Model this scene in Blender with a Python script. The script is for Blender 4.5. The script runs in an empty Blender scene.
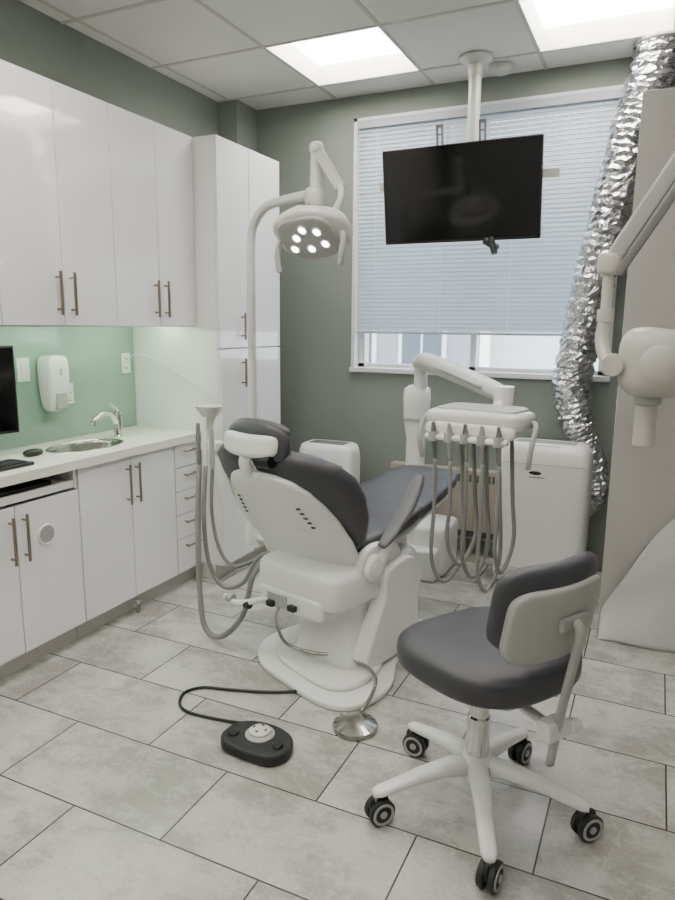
import bpy, bmesh, math, random
from mathutils import Vector, Matrix
random.seed(4)
V=Vector
S=bpy.context.scene
# ------------------------------------------------------------------ materials
def lin(c):
    out=[]
    for x in c:
        x/=255.0
        out.append(x/12.92 if x<=0.04045 else ((x+0.055)/1.055)**2.4)
    return out
def M(name,col,rough=0.5,metal=0.0,coat=0.0,emit=0.0,ecol=None,var=0.05,nscale=8.0,bump=0.0,bscale=200.0,trans=0.0):
    m=bpy.data.materials.new(name); m.use_nodes=True
    nt=m.node_tree; b=nt.nodes['Principled BSDF']
    c=lin(col)
    tc=nt.nodes.new('ShaderNodeTexCoord')
    nz=nt.nodes.new('ShaderNodeTexNoise'); nz.inputs['Scale'].default_value=nscale; nz.inputs['Detail'].default_value=3
    nt.links.new(tc.outputs['Object'],nz.inputs['Vector'])
    mx=nt.nodes.new('ShaderNodeMix'); mx.data_type='RGBA'
    mx.inputs[6].default_value=(*[x*(1-var) for x in c],1); mx.inputs[7].default_value=(*[min(1,x*(1+var)) for x in c],1)
    nt.links.new(nz.outputs['Fac'],mx.inputs[0]); nt.links.new(mx.outputs[2],b.inputs['Base Color'])
    b.inputs['Roughness'].default_value=rough; b.inputs['Metallic'].default_value=metal
    b.inputs['Coat Weight'].default_value=coat; b.inputs['Coat Roughness'].default_value=0.04
    if trans: b.inputs['Transmission Weight'].default_value=trans
    if emit:
        b.inputs['Emission Color'].default_value=(*lin(ecol or col),1); b.inputs['Emission Strength'].default_value=emit
    if bump:
        n2=nt.nodes.new('ShaderNodeTexNoise'); n2.inputs['Scale'].default_value=bscale
        nt.links.new(tc.outputs['Object'],n2.inputs['Vector'])
        bp=nt.nodes.new('ShaderNodeBump'); bp.inputs['Strength'].default_value=bump; bp.inputs['Distance'].default_value=0.01
        nt.links.new(n2.outputs['Fac'],bp.inputs['Height']); nt.links.new(bp.outputs['Normal'],b.inputs['Normal'])
    return m
m_wall=M('sage_paint',(130,138,132),0.7,var=0.03,bump=0.05)
m_wallw=M('offwhite_paint',(194,195,193),0.7)
m_cab=M('gloss_white_laminate',(232,232,233),0.06,coat=1.0,var=0.01)
m_carc=M('white_laminate',(230,230,229),0.35,var=0.01)
m_count=M('quartz_countertop',(228,227,215),0.25,var=0.04,nscale=60)
m_glass=M('green_backglass',(142,168,154),0.12,coat=0.5,var=0.02)
m_nickel=M('brushed_nickel',(150,138,122),0.3,metal=1)
m_chrome=M('chrome',(215,215,215),0.1,metal=1)
m_steel=M('stainless_steel',(170,168,162),0.25,metal=1)
m_white=M('white_plastic',(232,232,230),0.3,coat=0.2,var=0.01)
m_post=M('lamp_post_enamel',(206,206,202),0.3,coat=0.2,var=0.01)
m_white2=M('cream_plastic',(190,187,180),0.35,coat=0.2,var=0.02)
m_lgrey=M('light_grey_plastic',(168,168,165),0.4,var=0.02)
m_mgrey=M('mid_grey_plastic',(120,119,118),0.45)
m_hose=M('grey_hose',(132,132,130),0.45)
m_leather=M('charcoal_leather',(64,64,69),0.42,var=0.06,bump=0.12,bscale=350)
m_arm=M('armrest_grey',(104,104,107),0.45)
m_black=M('black_plastic',(16,16,17),0.35)
m_dark=M('dark_rubber',(38,38,40),0.55)
m_screen=M('screen_glass',(3,3,4),0.1,var=0.0)
m_tile=M('ceiling_tile',(224,224,220),0.9,var=0.03,nscale=90,bump=0.25,bscale=120)
m_tbar=M('ceiling_grid_metal',(190,190,184),0.5)
m_panel=M('light_diffuser',(255,250,238),0.5,emit=20.0,ecol=(255,250,243))
m_troff=M('light_reflector_white',(240,236,225),0.5)
m_led=M('led_lens',(255,255,255),0.3,emit=14.0,ecol=(255,240,250))
m_ledstrip=M('undercabinet_led',(240,255,235),0.5,emit=38.0,ecol=(226,255,224))
m_heater=M('heater_enamel',(160,153,142),0.5)
m_trim=M('white_trim',(220,222,221),0.4)
m_vent=M('dark_slot',(70,72,74),0.6)
m_toe=M('toe_kick',(200,198,193),0.4)
m_blue=M('blue_indicator',(60,110,230),0.4,emit=1.0)
m_foil=M('aluminium_foil',(210,210,213),0.24,metal=1,bump=1.0,bscale=28)
m_fac=M('facade_stone',(150,154,158),0.8)
m_facw=M('facade_pale',(236,236,232),0.8)
m_facg=M('facade_glass',(80,92,102),0.2)
m_part=M('partition_panel',(184,181,177),0.3,var=0.02)
m_sheet=M('clear_white_plastic_sheet',(222,222,221),0.12,coat=0.6,var=0.03,nscale=4,bump=0.5,bscale=14)

def floor_mat():
    m=bpy.data.materials.new('porcelain_floor_tile'); m.use_nodes=True; nt=m.node_tree; b=nt.nodes['Principled BSDF']
    N=nt.nodes.new; L=nt.links.new
    tc=N('ShaderNodeTexCoord')
    mp=N('ShaderNodeMapping'); mp.inputs['Location'].default_value=(0.9+14.0,-1.428+7.2,0)
    L(tc.outputs['Object'],mp.inputs['Vector'])
    br=N('ShaderNodeTexBrick'); br.offset=0.5; br.offset_frequency=2
    br.inputs['Scale'].default_value=1; br.inputs['Brick Width'].default_value=0.70; br.inputs['Row Height'].default_value=0.36
    br.inputs['Mortar Size'].default_value=0.003; br.inputs['Mortar Smooth'].default_value=0.1
    br.inputs['Color1'].default_value=(0,0,0,1); br.inputs['Color2'].default_value=(1,1,1,1); br.inputs['Mortar'].default_value=(0.5,0.5,0.5,1)
    L(mp.outputs['Vector'],br.inputs['Vector'])
    ad=N('ShaderNodeVectorMath'); ad.operation='MULTIPLY_ADD'
    L(br.outputs['Color'],ad.inputs[0]); ad.inputs[1].default_value=(9,7,5); L(tc.outputs['Object'],ad.inputs[2])
    n1=N('ShaderNodeTexNoise'); n1.inputs['Scale'].default_value=3.2; n1.inputs['Detail'].default_value=5; n1.inputs['Roughness'].default_value=0.55; n1.inputs['Distortion'].default_value=0.2
    L(ad.outputs[0],n1.inputs['Vector'])
    n2=N('ShaderNodeTexNoise'); n2.inputs['Scale'].default_value=11; n2.inputs['Detail'].default_value=11; n2.inputs['Roughness'].default_value=0.74; n2.inputs['Distortion'].default_value=0.3
    mp2=N('ShaderNodeMapping'); mp2.inputs['Scale'].default_value=(0.6,1.25,1)
    L(ad.outputs[0],mp2.inputs['Vector']); L(mp2.outputs['Vector'],n2.inputs['Vector'])
    c1=N('ShaderNodeValToRGB'); e=c1.color_ramp.elements
    e[0].position=0.35; e[0].color=(*lin((164,162,157)),1); e[1].position=0.65; e[1].color=(*lin((190,188,184)),1)
    L(n1.outputs['Fac'],c1.inputs['Fac'])
    c2=N('ShaderNodeValToRGB'); e=c2.color_ramp.elements
    e[0].position=0.455; e[0].color=(0,0,0,1); e[1].position=0.525; e[1].color=(1,1,1,1)
    sm=N('ShaderNodeMath'); sm.operation='MULTIPLY_ADD'; sm.inputs[1].default_value=0.6
    sb=N('ShaderNodeMath'); sb.operation='MULTIPLY'; sb.inputs[1].default_value=0.4
    L(n1.outputs['Fac'],sb.inputs[0]); L(n2.outputs['Fac'],sm.inputs[0]); L(sb.outputs[0],sm.inputs[2]); L(sm.outputs[0],c2.inputs['Fac'])
    mk=N('ShaderNodeMix'); mk.data_type='RGBA'; mk.blend_type='MULTIPLY'; mk.inputs[7].default_value=(0.81,0.80,0.785,1)
    iv=N('ShaderNodeMath'); iv.operation='SUBTRACT'; iv.inputs[0].default_value=1.0; L(c2.outputs['Color'],iv.inputs[1])
    L(iv.outputs[0],mk.inputs[0]); L(c1.outputs['Color'],mk.inputs[6])
    n4=N('ShaderNodeTexNoise'); n4.inputs['Scale'].default_value=4.5; n4.inputs['Detail'].default_value=8; n4.inputs['Roughness'].default_value=0.65; n4.inputs['Distortion'].default_value=0.6
    L(ad.outputs[0],n4.inputs['Vector'])
    c4=N('ShaderNodeValToRGB'); e=c4.color_ramp.elements
    e[0].position=0.485; e[0].color=(0,0,0,1); e[1].position=0.515; e[1].color=(0,0,0,1); x=e.new(0.5); x.color=(0.35,0.35,0.35,1)
    L(n4.outputs['Fac'],c4.inputs['Fac'])
    mv=N('ShaderNodeMix'); mv.data_type='RGBA'; L(c4.outputs['Color'],mv.inputs[0]); L(mk.outputs[2],mv.inputs[6]); mv.inputs[7].default_value=(*lin((206,204,200)),1)
    n3=N('ShaderNodeTexNoise'); n3.inputs['Scale'].default_value=70; n3.inputs['Detail'].default_value=4
    L(ad.outputs[0],n3.inputs['Vector'])
    mr=N('ShaderNodeMapRange'); mr.inputs[1].default_value=0.3; mr.inputs[2].default_value=0.7; mr.inputs[3].default_value=0.92; mr.inputs[4].default_value=1.06
    L(n3.outputs['Fac'],mr.inputs[0])
    mm=N('ShaderNodeMix'); mm.data_type='RGBA'; mm.blend_type='MULTIPLY'; mm.inputs[0].default_value=1
    L(mv.outputs[2],mm.inputs[6]); L(mr.outputs[0],mm.inputs[7])
    gm=N('ShaderNodeMix'); gm.data_type='RGBA'; L(br.outputs['Fac'],gm.inputs[0]); L(mm.outputs[2],gm.inputs[6]); gm.inputs[7].default_value=(*lin((66,63,58)),1)
    L(gm.outputs[2],b.inputs['Base Color']); b.inputs['Roughness'].default_value=0.27
    bp=N('ShaderNodeBump'); bp.inputs['Strength'].default_value=0.25; bp.inputs['Distance'].default_value=0.004; bp.invert=True
    L(br.outputs['Fac'],bp.inputs['Height']); L(bp.outputs['Normal'],b.inputs['Normal'])
    return m
m_floor=floor_mat()
def slat_mat():
    m=bpy.data.materials.new('blind_slat'); m.use_nodes=True; nt=m.node_tree
    N=nt.nodes.new; L=nt.links.new; out=nt.nodes['Material Output']; b=nt.nodes['Principled BSDF']
    b.inputs['Base Color'].default_value=(*lin((182,190,196)),1); b.inputs['Roughness'].default_value=0.45
    t=N('ShaderNodeBsdfTranslucent'); t.inputs['Color'].default_value=(*lin((184,202,218)),1)
    mx=N('ShaderNodeMixShader'); mx.inputs[0].default_value=0.2
    L(b.outputs[0],mx.inputs[1]); L(t.outputs[0],mx.inputs[2]); L(mx.outputs[0],out.inputs['Surface'])
    return m
m_slat=slat_mat()
def glass_mat():
    m=bpy.data.materials.new('window_glass'); m.use_nodes=True; nt=m.node_tree
    out=nt.nodes['Material Output']; t=nt.nodes.new('ShaderNodeBsdfTransparent'); g=nt.nodes.new('ShaderNodeBsdfGlossy'); g.inputs['Roughness'].default_value=0.02
    mx=nt.nodes.new('ShaderNodeMixShader'); mx.inputs[0].default_value=0.06
    nt.links.new(t.outputs[0],mx.inputs[1]); nt.links.new(g.outputs[0],mx.inputs[2]); nt.links.new(mx.outputs[0],out.inputs['Surface'])
    return m
m_wglass=glass_mat()
# ------------------------------------------------------------------ helpers
def grp(name,loc=(0,0,0)):
    e=bpy.data.objects.new(name,None); e.empty_display_size=0.05; e.location=loc
    S.collection.objects.link(e); return e
def fin(name,me,mat,par,smooth=False,bevel=0,bseg=3):
    o=bpy.data.objects.new(name,me); S.collection.objects.link(o)
    me.materials.append(mat)
    if smooth:
        for p in me.polygons: p.use_smooth=True
    if bevel:
        b=o.modifiers.new('bevel','BEVEL'); b.width=bevel; b.segments=bseg; b.limit_method='ANGLE'; b.angle_limit=math.radians(35)
        b.harden_normals=False
        for p in me.polygons: p.use_smooth=True
        w=o.modifiers.new('wn','WEIGHTED_NORMAL'); w.keep_sharp=False
    if par is not None:
        o.parent=par; o.matrix_parent_inverse=Matrix.Translation(-par.location)
    return o
def mesh(name,vs,fs):
    me=bpy.data.meshes.new(name); me.from_pydata([tuple(v) for v in vs],[],fs)
    bm=bmesh.new(); bm.from_mesh(me); bmesh.ops.recalc_face_normals(bm,faces=bm.faces); bm.to_mesh(me); bm.free()
    me.update(); return me
def box(name,x0,x1,y0,y1,z0,z1,mat,par=None,bevel=0,fr=None,bseg=3):
    vs=[V((x,y,z)) for z in (z0,z1) for y in (y0,y1) for x in (x0,x1)]
    if fr: vs=[fr(v) for v in vs]
    fs=[(0,1,3,2),(4,6,7,5),(0,4,5,1),(2,3,7,6),(0,2,6,4),(1,5,7,3)]
    return fin(name,mesh(name,vs,fs),mat,par,bevel=bevel,bseg=bseg)
def boxes(name,lst,mat,par=None,bevel=0,fr=None):
    vs=[];fs=[]
    for (x0,x1,y0,y1,z0,z1) in lst:
        k=len(vs)
        q=[V((x,y,z)) for z in (z0,z1) for y in (y0,y1) for x in (x0,x1)]
        if fr: q=[fr(v) for v in q]
        vs+=q
        fs+=[tuple(i+k for i in f) for f in [(0,1,3,2),(4,6,7,5),(0,4,5,1),(2,3,7,6),(0,2,6,4),(1,5,7,3)]]
    return fin(name,mesh(name,vs,fs),mat,par,bevel=bevel,bseg=2)
def loft(name,rings,mat,par=None,smooth=True,bevel=0,cap0=True):
    n=len(rings[0]); vs=[p for r in rings for p in r]; fs=[]
    for i in range(len(rings)-1):
        for j in range(n):
            a=i*n+j; b=i*n+(j+1)%n
            fs.append((a,b,b+n,a+n))
    if cap0: fs.append(tuple(range(n-1,-1,-1)))
    fs.append(tuple(range((len(rings)-1)*n,len(rings)*n)))
    return fin(name,mesh(name,vs,fs),mat,par,smooth=smooth,bevel=bevel)
def sp(x,e): return math.copysign(abs(x)**e,x)
def sring(c,u,v,a,b,e=2.0,n=28):
    k=2.0/e
    return [V(c)+V(u)*(a*sp(math.cos(t),k))+V(v)*(b*sp(math.sin(t),k)) for t in [2*math.pi*i/n for i in range(n)]]
def frame_of(d):
    d=V(d).normalized(); up=V((0,0,1)) if abs(d.z)<0.95 else V((0,1,0))
    u=d.cross(up).normalized(); return u,u.cross(d).normalized()
def cyl(name,p0,p1,r,mat,par=None,r2=None,n=28,bevel=0):
    p0=V(p0);p1=V(p1); u,v=frame_of(p1-p0)
    if r2 is None: r2=r
    return loft(name,[sring(p0,u,v,r,r,2,n),sring(p1,u,v,r2,r2,2,n)],mat,par,smooth=False,bevel=bevel or min(r,r2)*0.12)
def lathe(name,prof,base,mat,par=None,axis=(0,0,1),n=36):
    ax=V(axis).normalized(); u,v=frame_of(ax); b=V(base)
    o=loft(name,[sring(b+ax*z,u,v,max(r,1e-4),max(r,1e-4),2,n) for r,z in prof],mat,par,smooth=True)
    m=o.modifiers.new('es','EDGE_SPLIT'); m.split_angle=math.radians(40)
    return o
def catmull(pts,sub):
    P=[V(p) for p in pts]
    if len(P)<3: return P
    Q=[P[0]*2-P[1]]+P+[P[-1]*2-P[-2]]; out=[]
    for i in range(1,len(Q)-2):
        a,b,c,d=Q[i-1],Q[i],Q[i+1],Q[i+2]
        for k in range(sub):
            t=k/sub
            out.append(0.5*((2*b)+(c-a)*t+(2*a-5*b+4*c-d)*t*t+(3*b-3*c+d-a)*t**3))
    out.append(P[-1]); return out
def tube(name,pts,r,mat,par=None,n=10,sub=7,radii=None,smooth=True,jit=0,wave=0,flat=1.0,up=None,shift=0):
    P=catmull(pts,sub); rings=[]
    T0=(P[1]-P[0]).normalized(); u,v=frame_of(T0)
    if up is not None:
        u=T0.cross(V(up)).normalized(); v=u.cross(T0)
    for i,p in enumerate(P):
        t=(P[min(i+1,len(P)-1)]-P[max(i-1,0)]).normalized()
        u=(u-t*u.dot(t)).normalized(); v=t.cross(u).normalized()
        rr=r
        if radii:
            f=i/(len(P)-1)*(len(radii)-1); k=min(int(f),len(radii)-2); rr=radii[k]+(radii[k+1]-radii[k])*(f-k)
        if wave: rr*=1+wave*(1 if i%2 else -1)*random.uniform(0.3,1.3)
        sh=u*random.uniform(-shift,shift)+v*random.uniform(-shift,shift)
        ring=[]
        for j in range(n):
            a=2*math.pi*j/n; q=rr*(1+random.uniform(-jit,jit))
            ring.append(p+sh+u*q*math.cos(a)+v*q*flat*math.sin(a)+t*random.uniform(-jit,jit)*rr*0.9)
        rings.append(ring)
    return loft(name,rings,mat,par,smooth=smooth)
def sel(name,c,hx,hy,hz,mat,par=None,n1=0.5,n2=0.5,rot=None,deform=None,nu=40,nv=22):
    c=V(c); vs=[];fs=[]
    def cc(a,e): return sp(math.cos(a),e)
    def ss(a,e): return sp(math.sin(a),e)
    def put(x,y,z):
        if deform: x,y,z=deform(x,y,z)
        p=V((x*hx,y*hy,z*hz))
        if rot is not None: p=rot@p
        return c+p
    for i in range(1,nv):
        ph=-math.pi/2+math.pi*i/nv
        for j in range(nu):
            th=2*math.pi*j/nu
            vs.append(put(cc(ph,n1)*cc(th,n2),cc(ph,n1)*ss(th,n2),ss(ph,n1)))
    for i in range(nv-2):
        for j in range(nu):
            a=i*nu+j;b=i*nu+(j+1)%nu; fs.append((a,b,b+nu,a+nu))
    s=len(vs); vs.append(put(0,0,-1)); vs.append(put(0,0,1))
    for j in range(nu):
        fs.append((s,(j+1)%nu,j)); fs.append((s+1,(nv-2)*nu+j,(nv-2)*nu+(j+1)%nu))
    return fin(name,mesh(name,vs,fs),mat,par,smooth=True)
def basis(u,v,w): return Matrix((V(u),V(v),V(w))).transposed()
def prism(name,outline,o,u,v,w,h,mat,par=None,bevel=0.0,bseg=3):
    o=V(o);u=V(u);v=V(v);w=V(w); n=len(outline)
    vs=[o+u*x+v*y for x,y in outline]+[o+u*x+v*y+w*h for x,y in outline]
    fs=[tuple(range(n-1,-1,-1)),tuple(range(n,2*n))]+[(i,(i+1)%n,(i+1)%n+n,i+n) for i in range(n)]
    return fin(name,mesh(name,vs,fs),mat,par,bevel=bevel,bseg=bseg)
def smooth_outline(pts,sub=5):
    P=[V((x,y,0)) for x,y in pts]; n=len(P); out=[]
    for i in range(n):
        a,b,c,d=P[i-1],P[i],P[(i+1)%n],P[(i+2)%n]
        for k in range(sub):
            t=k/sub; q=0.5*((2*b)+(c-a)*t+(2*a-5*b+4*c-d)*t*t+(3*b-3*c+d-a)*t**3); out.append((q.x,q.y))
    return out
X3=V((1,0,0));Y3=V((0,1,0));Z3=V((0,0,1))
# ------------------------------------------------------------------ camera
H=1.55; f=680.0
psi=math.radians(25.0); th=math.radians(10.43); roll=0.00995
fw=V((-math.sin(psi)*math.cos(th),math.cos(psi)*math.cos(th),-math.sin(th)))
r0=V((math.cos(psi),math.sin(psi),0)); u0=r0.cross(fw)
rc=(r0+u0*roll).normalized(); uc=(u0-r0*roll).normalized()
cam=bpy.data.cameras.new('camera'); co=bpy.data.objects.new('camera',cam); S.collection.objects.link(co)
cam.sensor_width=36; cam.lens=f/900*36; cam.clip_start=0.05
mw=basis(rc,uc,-fw).to_4x4(); mw.translation=V((0,0,H)); co.matrix_world=mw
S.camera=co
# ------------------------------------------------------------------ world
w=bpy.data.worlds.new('sky'); S.world=w; w.use_nodes=True; nt=w.node_tree
bg=nt.nodes['Background']; tc=nt.nodes.new('ShaderNodeTexCoord'); sx=nt.nodes.new('ShaderNodeSeparateXYZ'); cr=nt.nodes.new('ShaderNodeValToRGB')
nt.links.new(tc.outputs['Generated'],sx.inputs[0]); nt.links.new(sx.outputs['Z'],cr.inputs[0]); nt.links.new(cr.outputs[0],bg.inputs['Color'])
cr.color_ramp.elements[0].color=(0.88,0.92,0.95,1); cr.color_ramp.elements[1].color=(0.62,0.77,1.0,1)
bg.inputs['Strength'].default_value=6.0
# ------------------------------------------------------------------ room
WL=-2.92; WB=4.5; CZ=3.06; WR=1.9; WF=-1.3
WX0,WX1,WZ0,WZ1=-1.97,-0.285,1.25,2.90
box('floor',WL-0.2,WR+0.2,WF-0.2,WB+0.2,-0.12,0,m_floor)
boxes('wall_back',[(WL-0.2,WX0,WB,WB+0.2,0,3.3),(WX1,WR+0.2,WB,WB+0.2,0,3.3),(WX0,WX1,WB,WB+0.2,0,WZ0),(WX0,WX1,WB,WB+0.2,WZ1,3.3),(WL,-2.76,4.23,WB,0,CZ)],m_wall)
box('wall_left',WL-0.2,WL,WF,WB,0,3.3,m_wall)
box('wall_right',WR,WR+0.2,WF,WB,0,3.3,m_wallw)
box('wall_front',WL-0.2,WR+0.2,WF-0.2,WF,0,3.3,m_wallw)
boxes('baseboard_back',[(-2.75,-1.75,WB-0.015,WB,0,0.1),(0.0,WR,WB-0.015,WB,0,0.1)],m_trim)
box('baseboard_right',WR-0.015,WR,WF,3.5,0,0.1,m_trim)
pg=grp('wall_partition',(0.8,3.6,0))
box('panel',-0.165,WR,3.54,3.66,0,2.59,m_part,pg,bevel=0.004)
# plastic sheet leaning against the foot of the partition
ps=grp('plastic_sheet',(0.3,3.5,0))
nx,nz=60,26; vs=[];fs=[]
for i in range(nx+1):
    x=-0.155+1.1*i/nx
    top=min(0.72,0.12+0.55*max(0,(x+0.155)/0.30)**0.8)
    top+=0.012*math.sin(x*23)
    for j in range(nz+1):
        q=j/nz; z=0.003+top*q
        y=3.518-0.05*(1-q)**1.5-0.012*math.sin(x*17+z*9)*(0.4+0.6*(1-q))-0.008*math.sin(z*21-x*13)
        vs.append(V((x,y,z)))
for i in range(nx):
    for j in range(nz):
        a=i*(nz+1)+j; fs.append((a,a+nz+1,a+nz+2,a+1))
so=fin('sheet',mesh('sheet',vs,fs),m_sheet,ps,smooth=True)
sm_=so.modifiers.new('thick','SOLIDIFY'); sm_.thickness=0.0015
# ceiling
cg=grp('ceiling',(0,2,CZ))
gx=[-2.82+0.69*i for i in range(8)]; gy=[4.22-0.68*i for i in range(9)]
xs=[WL]+[x for x in gx if WL+0.02<x<WR]+[WR]; ys=[WB]+[y for y in gy if y>WF+0.02]+[WF]
lights=[]
tl=[]
for i in range(len(xs)-1):
    for j in range(len(ys)-1):
        x0,x1,y1,y0=xs[i],xs[i+1],ys[j],ys[j+1]
        if abs(x1-x0-0.69)<0.01 and abs(y1-y0-0.68)<0.01 and (abs(x0+2.13)<0.02 or abs(x0+0.75)<0.02) and (abs(y1-4.22)<0.02 or abs(y1-2.18)<0.02 or abs(y1-0.14)<0.02):
            lights.append((x0,x1,y0,y1)); continue  # the two rows nearer the camera are unseen panels added to light the room
        tl.append((x0+0.004,x1-0.004,y0+0.004,y1-0.004,CZ,CZ+0.03))
boxes('tiles',tl,m_tile,cg)
bars=[(x-0.011,x+0.011,WF,WB,CZ-0.003,CZ+0.012) for x in xs[1:-1]]+[(WL,WR,y-0.011,y+0.011,CZ-0.004,CZ+0.011) for y in ys[1:-1]]
boxes('grid',bars,m_tbar,cg)
box('slab',WL-0.2,WR+0.2,WF-0.2,WB+0.2,3.22,3.3,m_tile,cg)  # unseen slab added above the tiles to block sky light
for k,(x0,x1,y0,y1) in enumerate(lights):
    g=grp('ceiling_light',((x0+x1)/2,(y0+y1)/2,CZ))
    def ring(ins,z): return [V((x0+ins,y0+ins,z)),V((x1-ins,y0+ins,z)),V((x1-ins,y1-ins,z)),V((x0+ins,y1-ins,z))]
    r1=ring(0.012,CZ);r2=ring(0.03,CZ+0.12); vs=r1+r2
    fin('reflector',mesh('r',vs,[(i,(i+1)%4,(i+1)%4+4,i+4) for i in range(4)]),m_troff,g)
    box('diffuser',x0+0.03,x1-0.03,y0+0.03,y1-0.03,CZ+0.105,CZ+0.12,m_panel,g)
sd=grp('smoke_detector',(-0.985,4.33,CZ-0.01))
lathe('body',[(0.001,0),(0.07,0),(0.068,-0.02),(0.05,-0.04),(0.001,-0.042)],(-0.985,4.33,CZ-0.004),m_post,sd)
# window
wg=grp('window_1',(-1.13,4.6,1.25))
fr=0.05
boxes('frame',[(WX0,WX0+fr,4.56,4.64,WZ0,WZ1),(WX1-fr,WX1,4.56,4.64,WZ0,WZ1),(WX0,WX1,4.56,4.64,WZ0,WZ0+0.03),(WX0,WX1,4.56,4.64,WZ1-fr,WZ1),(-1.15,-1.11,4.56,4.64,WZ0,WZ1)],m_trim,wg)
box('glass',WX0+fr,WX1-fr,4.598,4.602,WZ0+0.025,WZ1-fr,m_wglass,wg)
boxes('trim_1',[(WX0-0.022,WX0+0.004,WB-0.015,WB+0.06,WZ0,WZ1+0.015),(WX1-0.004,WX1+0.022,WB-0.015,WB+0.06,WZ0,WZ1+0.015),(WX0-0.022,WX1+0.022,WB-0.015,WB+0.06,WZ1-0.004,WZ1+0.015)],m_trim)
box('window_sill',WX0-0.03,WX1+0.03,WB-0.03,WB+0.06,WZ0-0.03,WZ0+0.004,m_trim,None,bevel=0.005)
# blinds
bl=grp('venetian_blind',(-1.13,4.5,2.86))
box('headrail',WX0+0.008,WX1-0.008,4.475,4.53,2.845,2.893,m_slat,bl,bevel=0.003)
zb=1.505; ns=48; vs=[];fs=[]
pitch=(2.842-zb)/ns; tilt=math.radians(62); hw=0.0172
for i in range(ns):
    zc=2.838-i*pitch; k=len(vs)
    for x in (WX0+0.012,WX1-0.012):
        for s in (-1,-0.5,0,0.5,1):
            bul=0.0042*(1-s*s)
            yy=s*hw*math.cos(tilt)-bul*math.sin(tilt); zz=s*hw*math.sin(tilt)+bul*math.cos(tilt)
            vs.append(V((x,4.502+yy,zc+zz)))
    fs+=[(k+j,k+j+1,k+j+6,k+j+5) for j in range(4)]
fin('slats',mesh('slats',vs,fs),m_slat,bl,smooth=True)
box('bottom_rail',WX0+0.012,WX1-0.012,4.49,4.515,zb-0.012,zb+0.006,m_slat,bl,bevel=0.004)
for i,x in enumerate([-1.82,-1.35,-0.9,-0.43]):
    cyl('ladder_cord_%d'%i,(x,4.484,2.85),(x,4.484,zb),0.0018,m_trim,bl,n=6)
# exterior
eg=grp('neighbour_building',(-6,12,-3))
box('facade',-14,-2.95,12,12.4,-5,7,m_fac,eg)
wl=[];gl=[]
for i in range(8):
    for j in range(4):
        x=-3.9-i*1.35; z=-1.0+j*2.0
        wl.append((x-0.45,x+0.45,11.93,12.02,z-0.62,z+0.75)); 
        gl.append((x-0.37,x-0.03,11.9,11.95,z-0.53,z+0.66)); gl.append((x+0.03,x+0.37,11.9,11.95,z-0.53,z+0.66))
boxes('window_frames',wl,m_facw,eg); boxes('window_panes',gl,m_facg,eg)
boxes('facade_pale',[(-2.9,8,13,13.4,-5,2.4),(-2.9,8,12.9,13.4,2.3,2.5)],m_facw,eg)
box('exterior_ground',-30,30,4.9,60,-5.2,-5.0,m_fac)
# heater
hg=grp('baseboard_heater',(-0.9,4.45,0.1))
box('cover',-1.65,-0.60,4.42,4.498,0.12,0.60,m_heater,hg,bevel=0.008)
boxes('top_grille',[(-1.6+i*0.026,-1.6+i*0.026+0.012,4.414,4.42,0.52,0.57) for i in range(37)],m_vent,hg)
boxes('lower_slot',[(-1.62,-0.64,4.414,4.42,0.14,0.18)],m_vent,hg)
boxes('feet',[(-1.6,-1.5,4.44,4.49,0,0.12),(-0.75,-0.65,4.44,4.49,0,0.12)],m_heater,hg)
# ------------------------------------------------------------------ cabinets
FX=-2.43
WI=WL+0.004
def vhandle(name,x,y,z0,z1,par):
    cyl(name,(x+0.03,y,z0),(x+0.03,y,z1),0.0068,m_nickel,par,n=14)
    for i,z in enumerate((z0+0.025,z1-0.025)):
        cyl(name+'_post_%d'%i,(x-0.002,y,z),(x+0.03,y,z),0.005,m_nickel,par,n=10)
def hhandle(name,x,y0,y1,z,par):
    cyl(name,(x+0.03,y0,z),(x+0.03,y1,z),0.0058,m_nickel,par,n=12)
    for i,y in enumerate((y0+0.02,y1-0.02)):
        cyl(name+'_post_%d'%i,(x-0.002,y,z),(x+0.03,y,z),0.0045,m_nickel,par,n=10)
for (a,b,c) in [(2.632,2.955,3.276),(1.972,2.302,2.632),(1.312,1.642,1.972),(0.652,0.982,1.312)]:
    g=grp('wall_cabinet',(FX,a,1.55))
    box('carcass',WI,FX-0.02,a,c,1.565,2.56,m_carc,g)
    box('door_left',FX-0.02,FX,a+0.002,b-0.002,1.535,2.56,m_cab,g,bevel=0.002)
    box('door_right',FX-0.02,FX,b+0.002,c-0.002,1.535,2.56,m_cab,g,bevel=0.002)
    vhandle('handle_left',FX,b-0.04,1.58,1.77,g); vhandle('handle_right',FX,b+0.04,1.58,1.77,g)
    box('light_strip',-2.64,-2.61,a+0.05,c-0.05,1.553,1.565,m_ledstrip,g)
    box('underside_trim',FX-0.035,FX-0.021,a,c,1.53,1.566,m_steel,g)
TX=-2.278
g=grp('tall_storage_cabinet',(-2.6,3.6,0))
box('carcass',WI,TX-0.02,3.28,3.97,0.1,2.56,m_carc,g)
box('toe_kick',WI,TX-0.07,3.285,3.965,0,0.1,m_toe,g)
for nm,z0,z1 in (('upper',1.41,2.56),('lower',0.1,1.403)):
    box('door_left_'+nm,TX-0.02,TX,3.282,3.603,z0,z1,m_cab,g,bevel=0.002)
    box('door_right_'+nm,TX-0.02,TX,3.609,3.968,z0,z1,m_cab,g,bevel=0.002)
vhandle('handle_upper',TX,3.505,1.455,1.615,g); vhandle('handle_lower',TX,3.505,1.175,1.345,g)
def carcass(g,a,c,ztop):
    boxes('carcass',[(WI,FX-0.02,a,a+0.018,0.1,ztop),(WI,FX-0.02,c-0.018,c,0.1,ztop),(WI,FX-0.02,a+0.018,c-0.018,0.1,0.118),(WI,WI+0.01,a+0.018,c-0.018,0.118,ztop)],m_carc,g)
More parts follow.
